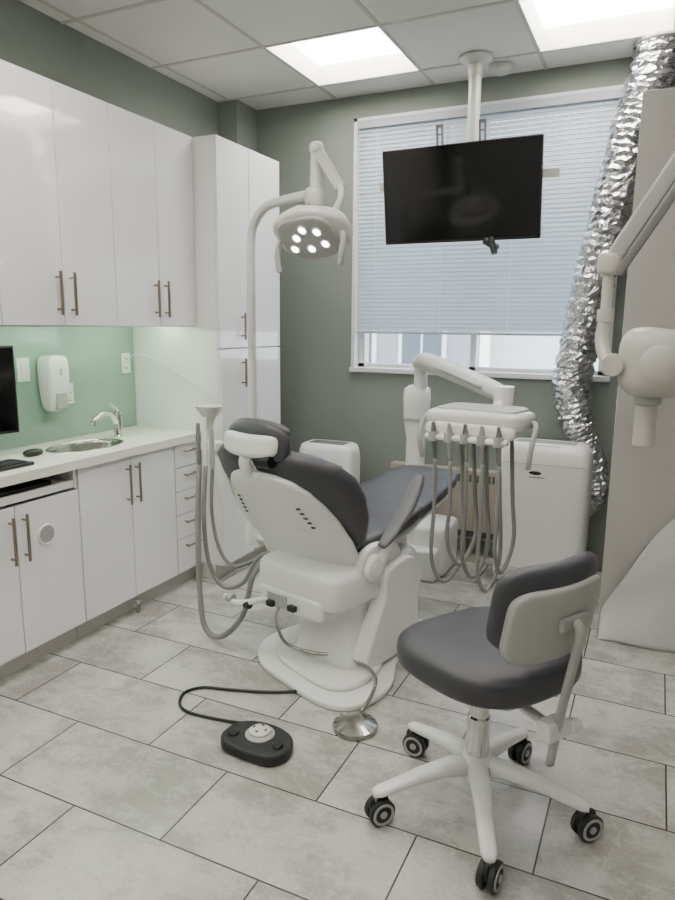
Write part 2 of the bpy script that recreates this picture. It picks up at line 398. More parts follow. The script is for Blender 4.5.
def base(a,b,c,ztop,name='base_cabinet',vent=False):
    g=grp(name,(FX,a,0))
    carcass(g,a,c,ztop)
    box('toe_kick',WI,FX-0.07,a,c,0,0.1,m_toe,g)
    box('door_left',FX-0.02,FX,a+0.002,b-0.002,0.105,ztop,m_cab,g,bevel=0.002)
    box('door_right',FX-0.02,FX,b+0.002,c-0.002,0.105,ztop,m_cab,g,bevel=0.002)
    vhandle('handle_left',FX,b-0.035,ztop-0.25,ztop-0.04,g); vhandle('handle_right',FX,b+0.035,ztop-0.25,ztop-0.04,g)
    if vent:
        vy=b+0.155; vz=ztop-0.165
        lathe('vent_plate',[(0.001,0.0),(0.05,0.0),(0.05,0.004),(0.045,0.008),(0.041,0.005),(0.001,0.005)],(FX,vy,vz),m_white,g,axis=(1,0,0))
        vv=[]
        for i in range(-5,6):
            z=i*0.0068; h=math.sqrt(max(0,0.039**2-z*z))
            vv.append((FX+0.004,FX+0.0062,vy-h,vy+h,vz+z-0.0018,vz+z+0.0018))
        boxes('vent_louvres',vv,m_mgrey,g)
base(2.32,2.675,3.03,0.875)
base(1.60,1.96,2.315,0.775,vent=True)
base(0.88,1.24,1.598,0.775)
g=grp('drawer_unit',(FX,3.03,0))
box('carcass',WI,FX-0.02,3.034,3.276,0.1,0.875,m_carc,g); box('toe_kick',WI,FX-0.07,3.034,3.276,0,0.1,m_toe,g)
zz=0.105
for i,h in enumerate((0.205,0.145,0.14,0.14,0.14)):
    box('drawer_%d'%i,FX-0.02,FX,3.036,3.274,zz+0.002,zz+h-0.002,m_cab,g,bevel=0.002)
    hhandle('handle_%d'%i,FX,3.09,3.22,zz+h-0.045,g); zz+=h
ds=grp('door_stop',(-2.445,2.70,0))
cyl('post',(-2.445,2.70,0.0),(-2.445,2.70,0.05),0.012,m_steel,ds); cyl('bumper',(-2.445,2.70,0.05),(-2.445,2.70,0.07),0.014,m_lgrey,ds)
# countertop with sink
CT=0.92
g=grp('countertop',(-2.67,2.0,0.9))
def plate_hole(name,x0,x1,y0,y1,z0,z1,cx,cy,rx,ry,mat,par,N=48):
    angs=sorted([2*math.pi*i/N for i in range(N)]+[math.atan2(y-cy,x-cx)%(2*math.pi) for x in (x0,x1) for y in (y0,y1)])
    out=[];inn=[]
    for a in angs:
        c,s=math.cos(a),math.sin(a)
        k=min([((x1-cx)/c if c>1e-9 else 1e9),((x0-cx)/c if c<-1e-9 else 1e9),((y1-cy)/s if s>1e-9 else 1e9),((y0-cy)/s if s<-1e-9 else 1e9)])
        out.append((cx+c*k,cy+s*k)); q=1/math.sqrt((c/rx)**2+(s/ry)**2); inn.append((cx+c*q,cy+s*q))
    n=len(angs); vs=[(x,y,z1) for x,y in out]+[(x,y,z1) for x,y in inn]+[(x,y,z0) for x,y in out]+[(x,y,z0) for x,y in inn]; fs=[]
    for i in range(n):
        j=(i+1)%n
        fs+=[(i,j,n+j,n+i),(2*n+i,3*n+i,3*n+j,2*n+j),(i,2*n+i,2*n+j,j),(n+i,n+j,3*n+j,3*n+i)]
    return fin(name,mesh(name,vs,fs),mat,par)
SX,SY=-2.655,2.60
plate_hole('slab_sink',WI,-2.405,2.2,3.0,0.877,CT,SX,SY,0.145,0.23,m_count,g)
boxes('slab',[(WI,-2.405,0.6,2.2,0.877,CT),(WI,-2.405,3.0,3.278,0.877,CT)],m_count,g)
g=grp('oval_sink',(SX,SY,0.8))
rings=[]
for r,z in ((0.995,0.919),(0.985,0.923),(0.95,0.923),(0.93,0.90),(0.88,0.86),(0.75,0.80),(0.3,0.78),(0.12,0.778)):
    rings.append([V((SX+0.145*r*math.cos(t),SY+0.23*r*math.sin(t),z)) for t in [2*math.pi*i/48 for i in range(48)]])
loft('bowl',rings,m_steel,g,cap0=False)
lathe('drain',[(0.022,0),(0.022,0.004),(0.001,0.004)],(SX,SY,0.778),m_chrome,g)
g=grp('faucet',(-2.72,2.9,CT))
lathe('base',[(0.03,0),(0.03,0.006),(0.024,0.012),(0.022,0.09),(0.024,0.12),(0.02,0.14),(0.001,0.143)],(-2.71,2.90,CT),m_chrome,g)
tube('spout',[(-2.71,2.89,1.0),(-2.705,2.84,1.05),(-2.70,2.77,1.06),(-2.695,2.70,1.03)],0.014,m_chrome,g,n=14,radii=[0.019,0.016,0.015,0.014])
cyl('aerator',(-2.695,2.703,1.035),(-2.693,2.695,1.005),0.0145,m_chrome,g)
tube('lever',[(-2.71,2.90,1.06),(-2.705,2.875,1.085),(-2.70,2.82,1.12)],0.008,m_chrome,g,flat=0.6,radii=[0.016,0.012,0.009])
box('backsplash_glass',WI,WL+0.008,0.6,3.276,CT+0.001,1.545,m_glass)
g=grp('keyboard_tray',(-2.6,1.6,0.8))
boxes('slides',[(-2.86,FX-0.01,0.9,0.915,0.78,0.876),(-2.86,FX-0.01,2.30,2.315,0.78,0.876)],m_carc,g)
box('tray',-2.86,FX-0.005,0.93,2.285,0.80,0.815,m_carc,g,bevel=0.003)
box('tray_front',FX-0.012,FX+0.004,0.93,2.285,0.79,0.825,m_carc,g,bevel=0.003)
box('dark_mat',-2.62,FX-0.04,1.3,2.2,0.816,0.835,m_black,g,bevel=0.004)
g=grp('soap_dispenser',(WL+0.05,2.6,1.23))
sel('housing',(WL+0.066,2.60,1.235),0.055,0.068,0.145,m_white,g,n1=0.35,n2=0.4,deform=lambda x,y,z:(x*(1-0.25*(z<0)*abs(z)),y*(1-0.12*(z<0)*abs(z)),z))
box('push_lever',WL+0.09,WL+0.125,2.565,2.635,1.10,1.19,m_lgrey,g,bevel=0.008)
box('window_slot',WL+0.114,WL+0.121,2.59,2.61,1.275,1.315,m_lgrey,g,bevel=0.003)
def plate(nm,y,z,w,h,kind):
    g=grp(nm,(WL+0.01,y,z)); x=WL+0.009
    box('cover',x,x+0.006,y-w/2,y+w/2,z-h/2,z+h/2,m_white,g,bevel=0.002)
    if kind=='switch': box('rocker',x+0.006,x+0.01,y-0.016,y+0.016,z-0.035,z+0.035,m_white,g,bevel=0.002)
    else:
        boxes('sockets',[(x+0.006,x+0.009,y-0.017,y+0.017,z+s-0.016,z+s+0.016) for s in (-0.027,0.027)],m_white,g)
        boxes('slots',[(x+0.009,x+0.0095,y+q-0.002,y+q+0.002,z+s-0.008,z+s+0.006) for s in (-0.027,0.027) for q in (-0.007,0.007)],m_vent,g)
plate('light_switch',2.46,1.31,0.075,0.12,'switch')
plate('wall_outlet',3.20,1.31,0.075,0.12,'outlet')
g=grp('wall_notice',(WL+0.01,2.72,1.18))
box('card',WL+0.009,WL+0.012,2.69,2.78,1.11,1.22,m_white,g)
boxes('lines',[(WL+0.012,WL+0.0125,2.70,2.77-0.01*(i%3),1.125+0.014*i,1.129+0.014*i) for i in range(6)],m_mgrey,g)
cg2=grp('power_cable',(WL+0.02,3.2,1.31))
tube('cord',[(WL+0.022,3.2,1.31),(WL+0.06,3.22,1.36),(-2.75,3.262,1.34),(-2.55,3.265,1.25),(-2.35,3.262,1.13),(-2.25,3.20,1.0)],0.003,m_white,cg2,n=6)
g=grp('computer_monitor',(-2.75,1.98,CT))
ry=math.radians(8)
def fm(v):
    c=V((-2.74,2.27,0)); d=v-V((-2.75,2.27,0)); return V((c.x+d.x*math.cos(-ry)-d.y*math.sin(-ry),c.y+d.x*math.sin(-ry)+d.y*math.cos(-ry),v.z))
box('bezel',-2.775,-2.745,1.70,2.27,1.03,1.44,m_black,g,bevel=0.005,fr=fm)
box('screen',-2.7455,-2.743,1.712,2.258,1.045,1.428,m_screen,g,fr=fm)
box('stand_neck',-2.80,-2.775,1.95,2.02,0.93,1.2,m_black,g,bevel=0.004,fr=fm)
box('stand_foot',-2.83,-2.66,1.86,2.11,CT,CT+0.012,m_black,g,bevel=0.004,fr=fm)
g=grp('keyboard',(-2.6,1.95,CT))
box('body',-2.62,-2.49,1.72,2.13,CT,CT+0.016,m_black,g,bevel=0.004)
boxes('keys',[(-2.615+r*0.024,-2.615+r*0.024+0.019,1.73+c*0.0235,1.73+c*0.0235+0.019,CT+0.016,CT+0.021) for r in range(5) for c in range(16)],m_dark,g)
g=grp('computer_mouse',(-2.68,2.33,CT))
sel('body',(-2.67,2.28,CT+0.016),0.032,0.052,0.0165,m_black,g,n1=0.8,n2=0.9)
# ------------------------------------------------------------------ dental chair
al=math.radians(14); A=V((math.sin(al),math.cos(al),0)); T=V((math.cos(al),-math.sin(al),0)); O=V((-1.35,2.70,0))
def C(t,w,z): return O+A*t+T*w+Z3*z
dc=grp('dental_chair',(O.x,O.y,0))
ol=[(t,w_+0.03) for t,w_ in smooth_outline([(-0.25,-0.17),(-0.31,0.04),(-0.34,0.30),(-0.24,0.42),(-0.04,0.42),(0.2,0.30),(0.5,0.25),(0.62,0.14),(0.62,-0.10),(0.5,-0.17),(0.25,-0.20),(0.12,-0.30),(-0.10,-0.30)])]
prism('base_plate',ol,O,A,T,Z3,0.03,m_white,dc,bevel=0.01)
prism('base_plate_raised',[(x*0.84+0.02,y*0.76+0.02) for x,y in ol],O+Z3*0.028,A,T,Z3,0.03,m_white,dc,bevel=0.014)
rings=[]
for t,w_,z,a,b in ((0.12,0.10,0.05,0.25,0.20),(0.12,0.10,0.08,0.225,0.18),(0.12,0.095,0.18,0.21,0.165),(0.13,0.085,0.28,0.215,0.17),(0.13,0.06,0.33,0.24,0.19),(0.15,0.05,0.36,0.26,0.20)):
    rings.append(sring(C(t,w_,z),A,T,a,b,6,48))
loft('pedestal',rings,m_white,dc)
sel('lift_housing',C(0.10,0.045,0.425),0.33,0.255,0.095,m_white,dc,n1=0.35,n2=0.28,rot=basis(A,T,-Z3))
cf=lambda v:C(v.x,v.y,v.z)
box('junction_box',-0.235,0.10,-0.16,0.22,0.29,0.40,m_white,dc,bevel=0.025,fr=cf)
box('junction_panel',-0.24,-0.233,-0.10,0.02,0.31,0.37,m_lgrey,dc,bevel=0.003,fr=cf)
box('junction_plug',-0.26,-0.235,-0.09,-0.05,0.31,0.335,m_black,dc,bevel=0.003,fr=cf)
box('junction_plug_b',-0.26,-0.235,0.04,0.08,0.32,0.345,m_dark,dc,bevel=0.003,fr=cf)
prism('side_fairing',smooth_outline([(-0.04,0.06),(-0.02,0.20),(0.06,0.34),(0.08,0.47),(0.26,0.50),(0.36,0.42),(0.34,0.28),(0.36,0.14),(0.40,0.06)]),C(0,0.255,0),A,Z3,T,0.085,m_white,dc,bevel=0.03,bseg=4)
tube('backrest_arm_left',[C(0.1,-0.17,0.45),C(-0.02,-0.16,0.47),C(-0.10,-0.13,0.58),C(-0.22,-0.10,0.72)],0.03,m_white,dc,n=14)
tube('backrest_arm_right',[C(0.1,0.2,0.45),C(-0.0,0.19,0.47),C(-0.09,0.15,0.58),C(-0.22,0.10,0.72)],0.03,m_white,dc,n=14)
cyl('hinge_cover_right',C(0.02,0.24,0.50),C(0.02,0.325,0.50),0.062,m_white,dc,bevel=0.012)
cyl('hinge_cap_right',C(0.02,0.32,0.50),C(0.02,0.329,0.50),0.04,m_white,dc)
cyl('hinge_cover_left',C(0.02,-0.315,0.50),C(0.02,-0.24,0.50),0.062,m_white,dc,bevel=0.012)
prism('hinge_plate_right',smooth_outline([(-0.06,0.42),(-0.05,0.56),(0.06,0.60),(0.22,0.56),(0.24,0.46),(0.1,0.41)]),C(0,0.255,0),A,Z3,T,0.04,m_white,dc,bevel=0.012)
def interp(tab,x):
    if x<=tab[0][0]: return tab[0][1:]
    for p,q in zip(tab,tab[1:]):
        if x<=q[0]:
            f_=(x-p[0])/(q[0]-p[0])
            return tuple(p[i]+(q[i]-p[i])*f_ for i in range(1,len(p)))
    return tab[-1][1:]
seat=[(0.0,0.555,0.16,0.035),(0.03,0.56,0.22,0.045),(0.10,0.565,0.26,0.052),(0.25,0.58,0.275,0.055),(0.42,0.61,0.27,0.055),(0.55,0.64,0.25,0.052),(0.75,0.68,0.235,0.048),(0.88,0.71,0.215,0.042),(0.97,0.725,0.18,0.035),(1.01,0.73,0.12,0.025),(1.025,0.732,0.05,0.012)]
rings=[];rings2=[]
N=56
for i in range(N+1):
    t=1.025*i/N; z,hwid,th_=interp(seat,t)
    ring=[]
    for p in range(40):
        a=2*math.pi*p/40; x=hwid*sp(math.cos(a),0.6); n=th_*sp(math.sin(a),0.75)
        n+=0.03*(x/0.27)**2*(1 if t<0.5 else 0.4)
        ring.append(C(t,x,z+n))
    rings.append(ring)
    if 0.04<t<0.97:
        rings2.append([C(t,0.88*hwid*sp(math.cos(2*math.pi*p/40),0.6),z-0.045+0.035*sp(math.sin(2*math.pi*p/40),0.8)) for p in range(40)])
loft('seat_cushion',rings,m_leather,dc); loft('seat_underside',rings2,m_white,dc)
# backrest
Lb=A*(-0.57)+Z3*0.822; Nb=A*(-0.822)-Z3*0.57
Hb=C(-0.0,-0.035,0.52)
def B(v,x,n): return Hb+Lb*v+T*x+Nb*n
pad=[(0,0.17,0.03),(0.03,0.25,0.045),(0.10,0.315,0.058),(0.22,0.365,0.068),(0.34,0.39,0.072),(0.45,0.385,0.07),(0.53,0.345,0.062),(0.59,0.27,0.05),(0.62,0.18,0.034),(0.635,0.06,0.014)]
WK=0.045
def wrap(x,v): return WK*(abs(x)/0.3)**2.2
def backloft(nm,tab,scale,noff,thm,v0,v1,mat,st=44,xo=0.0):
    rs=[]
    for i in range(st+1):
        s=i/st; v=v0+(v1-v0)*s; hwid,t_=interp(tab,tab[-1][0]*s); hwid*=scale; t_*=thm; r=[]
        for p in range(44):
            a=2*math.pi*p/44; x=hwid*sp(math.cos(a),0.62)+xo; n=t_*sp(math.sin(a),0.75)+noff-wrap(x,v)
            r.append(B(v,x,n))
        rs.append(r)
    return loft(nm,rs,mat,dc)
shell=[(0,0.20,0.03),(0.03,0.28,0.045),(0.10,0.335,0.055),(0.22,0.345,0.06),(0.36,0.33,0.06),(0.46,0.30,0.058),(0.54,0.26,0.055),(0.60,0.20,0.048),(0.635,0.12,0.034),(0.65,0.05,0.014)]
backloft('backrest_cushion',pad,1.0,0.0,1.0,0.0,0.635,m_leather)
backloft('backrest_shell',shell,0.88,0.068,0.5,-0.055,0.575,m_white,xo=0.012)
for side in (-1,1):
    for k in range(5):
        x=side*(0.20-0.006*k); v=0.29+k*0.028
        n=0.068+0.0295-wrap(x,v)
        sl=WK*2.2*(abs(x)/0.3)**1.2/0.3*side
        tt_=(T-Nb*sl).normalized(); nn_=(Nb+T*sl).normalized()
        sel('vent_slot_%d_%d'%(side+1,k),B(v,x,n-0.002),0.013,0.006,0.004,m_vent,dc,n1=1,n2=1,rot=basis(tt_,Lb,nn_),nu=14,nv=8)
# headrest
tube('headrest_post',[B(0.50,0,0.05),B(0.60,0,0.055),B(0.64,0,0.05)],0.02,m_chrome,dc,flat=0.4)
tube('headrest_bracket',[B(0.56,-0.02,0.07),B(0.61,-0.02,0.07),B(0.65,-0.01,0.04)],0.03,m_white,dc,n=14,flat=0.7)
cyl('headrest_knob',B(0.63,0.05,0.05),B(0.63,0.13,0.045),0.03,m_black,dc)
hr=basis(T,(Lb*0.75-Nb*0.66).normalized(),(Nb*0.75+Lb*0.66).normalized())
hc=B(0.668,0.0,-0.005)
sel('headrest_shell',hc+hr@V((0,-0.012,0.03)),0.15,0.048,0.024,m_white,dc,n1=0.6,n2=0.5,rot=hr,deform=lambda x,y,z:(x,y+0.25*x*x,z-0.6*x*x))
sel('headrest_cushion',hc+hr@V((0,0.012,0)),0.172,0.078,0.034,m_leather,dc,n1=0.65,n2=0.55,rot=hr,deform=lambda x,y,z:(x,y-0.2*x*x,z-0.9*x*x))
sel('headrest_upper_cushion',hc+hr@V((0,0.066,-0.012)),0.165,0.034,0.03,m_leather,dc,n1=0.75,n2=0.6,rot=hr,deform=lambda x,y,z:(x,y-0.5*x*x,z-0.9*x*x))
tube('armrest',[C(0.04,0.325,0.60),C(0.10,0.33,0.64),C(0.22,0.335,0.74),C(0.30,0.33,0.83),C(0.34,0.325,0.865)],0.035,m_arm,dc,n=18,flat=0.55,radii=[0.022,0.034,0.040,0.040,0.022],up=(0,0,1))
tube('armrest_support',[C(0.05,0.30,0.50),C(0.07,0.32,0.56),C(0.12,0.328,0.635)],0.022,m_white,dc,n=12)
# assistant side (part of the chair)
side=dc
tube('carrier_arm',[C(0.2,-0.18,0.42),(-1.6,2.98,0.42),(-1.87,3.02,0.42)],0.035,m_white,side,n=14)
lathe('post_socket',[(0.05,0.0),(0.05,0.10),(0.04,0.13),(0.035,0.17),(0.001,0.17)],(-1.9,3.02,0.37),m_white,side)
tube('holder_arm',[(-1.62,2.98,0.42),(-1.82,2.93,0.5),(-1.93,2.90,0.66),(-1.965,2.85,0.84),(-1.98,2.76,0.95)],0.012,m_post,side)
lathe('cuspidor_funnel',[(0.014,-0.12),(0.02,-0.06),(0.03,-0.03),(0.064,0.015),(0.068,0.03),(0.060,0.03),(0.03,-0.01),(0.001,-0.02)],(-1.99,2.76,1.12),m_post,side)
box('holder_block',-2.04,-1.91,2.70,2.77,0.93,0.985,m_white,side,bevel=0.015)
for i,(dx,h,mm) in enumerate(((-0.04,0.10,m_mgrey),(0.0,0.13,m_white),(0.04,0.08,m_lgrey))):
    lathe('handpiece_%d'%i,[(0.008,-0.12),(0.013,-0.09),(0.013,0.02),(0.009,h),(0.001,h)],(-1.975+dx,2.70,0.97),mm,side)
hl=[[(-2.015,2.70,0.86),(-2.0,2.66,0.6),(-1.98,2.63,0.25),(-1.93,2.60,0.06),(-1.83,2.60,0.035),(-1.72,2.62,0.16),(-1.68,2.66,0.36),(-1.62,2.75,0.42)],
    [(-1.975,2.70,0.86),(-1.98,2.68,0.6),(-1.97,2.70,0.36),(-1.90,2.72,0.24),(-1.78,2.72,0.28),(-1.70,2.74,0.42),(-1.62,2.78,0.44)],
    [(-1.935,2.70,0.86),(-1.96,2.72,0.62),(-1.93,2.74,0.42),(-1.86,2.76,0.34),(-1.76,2.78,0.38),(-1.66,2.80,0.44)]]
for i,p in enumerate(hl): tube('suction_hose_%d'%i,p,(0.014,0.011,0.009)[i],m_hose,side,n=10,sub=9)
tube('control_rail',[C(-0.24,-0.38,0.27),C(-0.27,-0.25,0.28),C(-0.22,-0.10,0.33)],0.014,m_white,side)
cyl('rail_valve',C(-0.26,-0.34,0.28),C(-0.26,-0.30,0.285),0.02,m_lgrey,side)
cyl('rail_valve_b',C(-0.26,-0.22,0.28),C(-0.26,-0.19,0.285),0.02,m_dark,side)
# operating light
ol_=grp('dental_operating_light',(-1.9,3.02,0.6))
tube('post',[(-1.9,3.02,0.54),(-1.9,3.02,1.2),(-1.9,3.02,1.75),(-1.90,3.02,1.92),(-1.88,3.015,2.03),(-1.80,2.99,2.105),(-1.68,2.95,2.125),(-1.50,2.90,2.135)],0.022,m_post,ol_,n=16,sub=10)
cyl('swivel',(-1.465,2.89,2.08),(-1.465,2.89,2.32),0.034,m_post,ol_,r2=0.026)
sel('swivel_cap',(-1.465,2.89,2.325),0.034,0.034,0.03,m_post,ol_,n1=0.8,n2=1)
sel('swivel_collar',(-1.475,2.893,2.12),0.046,0.04,0.045,m_post,ol_,n1=0.6,n2=0.8)
boxes('spring_arm',[(-0.012,0.012,0,0.25,-0.022,0.022)],m_lgrey,ol_,bevel=0.006,fr=lambda v:V((-1.455,2.88,2.315))+V((0.60,-0.30,-0.74)).normalized()*v.y+V((0.75,0.2,0.56)).normalized()*v.z+V((0.2,0.97,0)).normalized()*v.x)
tube('yoke',[(-1.31,2.81,2.145),(-1.30,2.80,2.09),(-1.33,2.79,2.03),(-1.38,2.79,1.99)],0.016,m_post,ol_)
lf=V((-0.05,-0.68,-0.73)).normalized()
lu=V((0.95,-0.20,0)); lu=(lu-lf*lu.dot(lf)).normalized(); lv=lf.cross(lu)
LR=basis(lu,lv,lf); LC=V((-1.415,2.74,1.94))
sel('lamp_housing',LC,0.19,0.14,0.04,m_post,ol_,n1=0.6,n2=0.62,rot=LR,deform=lambda x,y,z:(x,y*(1-0.3*abs(x)),z-0.5*x*x*0.8))
sel('lamp_face',LC+LR@V((0,0,0.024)),0.145,0.11,0.022,m_lgrey,ol_,n1=0.5,n2=0.7,rot=LR)
sel('lamp_back',LC+LR@V((0,0,-0.05)),0.11,0.07,0.05,m_post,ol_,n1=0.7,n2=0.8,rot=LR)
k=0
for (x,y) in ((-0.085,-0.035),(0,-0.045),(0.08,-0.03),(-0.045,0.02),(0.07,0.035),(0.005,0.055)):
    lathe('led_ring_%d'%k,[(0.001,0),(0.026,0),(0.024,0.006),(0.001,0.006)],LC+LR@V((x,y,0.042)),m_white,ol_,axis=lf,n=20)
    sel('led_%d'%k,LC+LR@V((x,y,0.047)),0.0175,0.0175,0.005,m_led,ol_,n1=1,n2=1,rot=LR,nu=18,nv=10); k+=1
for s in (-1,1):
    h0=LC+LR@V((s*0.15,0,0.0))
    tube('handle_%d'%(s+1),[h0,h0+lu*s*0.022-Z3*0.03+Y3*-0.01,h0+lu*s*0.024-Z3*0.09+Y3*-0.02,h0+lu*s*0.012-Z3*0.15+Y3*-0.02],0.012,m_lgrey,ol_,n=12,radii=[0.012,0.012,0.014,0.012])
# ------------------------------------------------------------------ delivery unit
du=grp('dental_delivery_unit',(-1.25,4.0,0))
sel('floor_box',(-1.22,4.08,0.165),0.13,0.17,0.165,m_white,du,n1=0.25,n2=0.25)
box('floor_box_step',-1.34,-1.12,3.82,3.92,0.0,0.20,m_white,du,bevel=0.02)
rings=[]
for z,a,b in ((0.28,0.06,0.07),(0.5,0.055,0.065),(0.85,0.055,0.065),(0.95,0.072,0.08),(1.10,0.08,0.085),(1.16,0.075,0.08),(1.18,0.05,0.05)):
    rings.append(sring((-1.36,4.10,z),X3,Y3,a,b,3,32))
loft('post_cover',rings,m_white,du)
boxes('post_recess',[(-1.41,-1.31,4.005,4.016,0.96,0.98)],m_lgrey,du)
cyl('post_pivot',(-1.33,4.07,1.13),(-1.33,4.07,1.33),0.042,m_white,du)
tube('swing_arm',[(-1.35,4.08,1.325),(-1.27,3.99,1.335),(-1.0,3.70,1.29),(-0.73,3.41,1.235),(-0.66,3.34,1.215)],0.04,m_post,du,n=24,radii=[0.045,0.062,0.056,0.05,0.038],flat=0.9)
tube('swing_arm_panel',[(-1.20,3.86,1.322),(-1.0,3.64,1.29),(-0.78,3.405,1.247)],0.02,m_lgrey,du,n=14,flat=0.7)
cyl('arm_joint',(-0.665,3.34,1.16),(-0.665,3.34,1.265),0.05,m_white,du)
tube('tray_neck',[(-0.665,3.34,1.18),(-0.68,3.24,1.16),(-0.70,3.14,1.145)],0.03,m_white,du,n=14)
tr=math.radians(-8); tU=V((math.cos(tr),math.sin(tr),0)); tV=V((-math.sin(tr),math.cos(tr),0)); TC=V((-0.70,3.05,1.14))
TRm=basis(tU,tV,Z3)
sel('tray_body',TC,0.235,0.16,0.05,m_post,du,n1=0.5,n2=0.42,rot=TRm,deform=lambda x,y,z:(x*(1-0.10*(y>0)*y),y,z*(1-0.2*(y>0)*y)+0.0))
sel('tray_mat',TC+Z3*0.041,0.19,0.12,0.014,m_lgrey,du,n1=0.4,n2=0.35,rot=TRm)
sel('tray_console',TC+tV*(-0.13)+Z3*(-0.04),0.205,0.045,0.035,m_white,du,n1=0.5,n2=0.3,rot=TRm)
for s in (-1,1):
    tube('tray_handle_%d'%(s+1),[TC+tU*s*0.22+Z3*0.0,TC+tU*s*0.262-tV*0.05-Z3*0.01,TC+tU*s*0.262-tV*0.10-Z3*0.10,TC+tU*s*0.25-tV*0.09-Z3*0.19],0.011,m_lgrey,du,n=12)
tf=lambda v:TC+tU*v.x+tV*v.y+Z3*v.z
box('holder_bar',-0.19,0.19,-0.205,-0.165,-0.085,-0.06,m_white,du,bevel=0.01,fr=tf)
for i in range(5):
    x=-0.15+i*0.075; b=TC+tU*x-tV*0.19-Z3*0.04
    lathe('instrument_%d'%i,[(0.006,-0.14),(0.010,-0.12),(0.012,-0.03),(0.013,0.0),(0.009,0.02),(0.008,0.035),(0.001,0.036)],b,(m_mgrey if i in(0,) else m_lgrey if i%2 else m_steel),du,axis=(0,-0.25,1))
    lathe('holder_%d'%i,[(0.014,-0.04),(0.023,-0.04),(0.023,0.0),(0.014,0.0),(0.014,-0.04)],b-Z3*0.01,m_lgrey,du)
    s0=b-Z3*0.14+tV*0.025; low=0.36+0.05*((i*2)%3)
    x2=x*0.8+0.02
    e=TC+tU*x2+tV*0.0-Z3*0.04
    tube('instrument_hose_%d'%i,[s0,s0-Z3*0.2+tU*0.005,V((s0.x-0.005,s0.y+0.02,low+0.12)),V(((s0.x+e.x)/2+0.01,(s0.y+e.y)/2,low)),V((e.x+0.035,e.y,low+0.13)),V((e.x+0.02,e.y,0.8)),e],0.0095,m_hose,du,n=10,sub=8)
# ------------------------------------------------------------------ pedals
g=grp('foot_control',(-1.225,1.95,0))
prism('body',smooth_outline([(-0.138,-0.04),(-0.135,0.025),(-0.10,0.072),(-0.04,0.095),(0.04,0.095),(0.10,0.072),(0.135,0.025),(0.138,-0.04),(0.10,-0.085),(0.04,-0.095),(-0.04,-0.095),(-0.10,-0.085)]),(-1.225,1.955,0),V((0.94,-0.05,0)).normalized(),V((0.05,0.94,0)).normalized(),Z3,0.045,m_dark,g,bevel=0.014)
lathe('joystick_ring',[(0.055,0.0),(0.055,0.006),(0.047,0.012),(0.001,0.012)],(-1.225,1.968,0.044),m_lgrey,g)
lathe('joystick_disc',[(0.040,0.0),(0.040,0.010),(0.030,0.016),(0.001,0.017)],(-1.225,1.968,0.054),m_post,g)
boxes('joystick_arrows',[(-1.231,-1.219,1.988,1.994,0.064,0.072),(-1.231,-1.219,1.942,1.948,0.064,0.072),(-1.253,-1.247,1.962,1.974,0.064,0.072),(-1.203,-1.197,1.962,1.974,0.064,0.072)],m_dark,g)
for i,s in enumerate((-1,1)): lathe('side_button_%d'%i,[(0.022,0),(0.022,0.006),(0.018,0.01),(0.001,0.01)],(-1.225+s*0.095,1.935,0.044),m_black,g)
tube('cable',[(-1.27,2.03,0.02),(-1.33,2.05,0.012),(-1.43,2.035,0.008),(-1.58,2.02,0.008),(-1.66,2.05,0.008),(-1.70,2.13,0.008),(-1.66,2.20,0.008),(-1.57,2.23,0.008),(-1.46,2.265,0.008),(-1.35,2.31,0.008),(-1.27,2.35,0.012)],0.0065,m_black,g,n=8)
g=grp('foot_rheostat',(-0.95,2.23,0))
lathe('disc',[(0.088,0.0),(0.090,0.012),(0.086,0.02),(0.05,0.034),(0.03,0.04),(0.001,0.041)],(-0.95,2.225,0),m_steel,g)
for i in range(0,16):
    a=2*math.pi*i/16
    u=V((math.cos(a),math.sin(a),0)); w_=V((-math.sin(a),math.cos(a),0))
    boxes('rib_%d'%i,[(0.035,0.084,-0.0012,0.0012,-0.002,0.002)],m_mgrey,g,fr=lambda v:V((-0.95,2.225,0.028))+u*v.x+w_*v.y+Z3*(v.z-0.24*(v.x-0.06)))
tube('air_hose',[(-0.96,2.31,0.02),(-0.95,2.40,0.055),(-0.97,2.48,0.085),(-1.06,2.56,0.085),(-1.18,2.58,0.09),(-1.30,2.55,0.09),(-1.42,2.52,0.12),(-1.46,2.50,0.22),(-1.44,2.48,0.31)],0.008,m_steel,g,n=10)
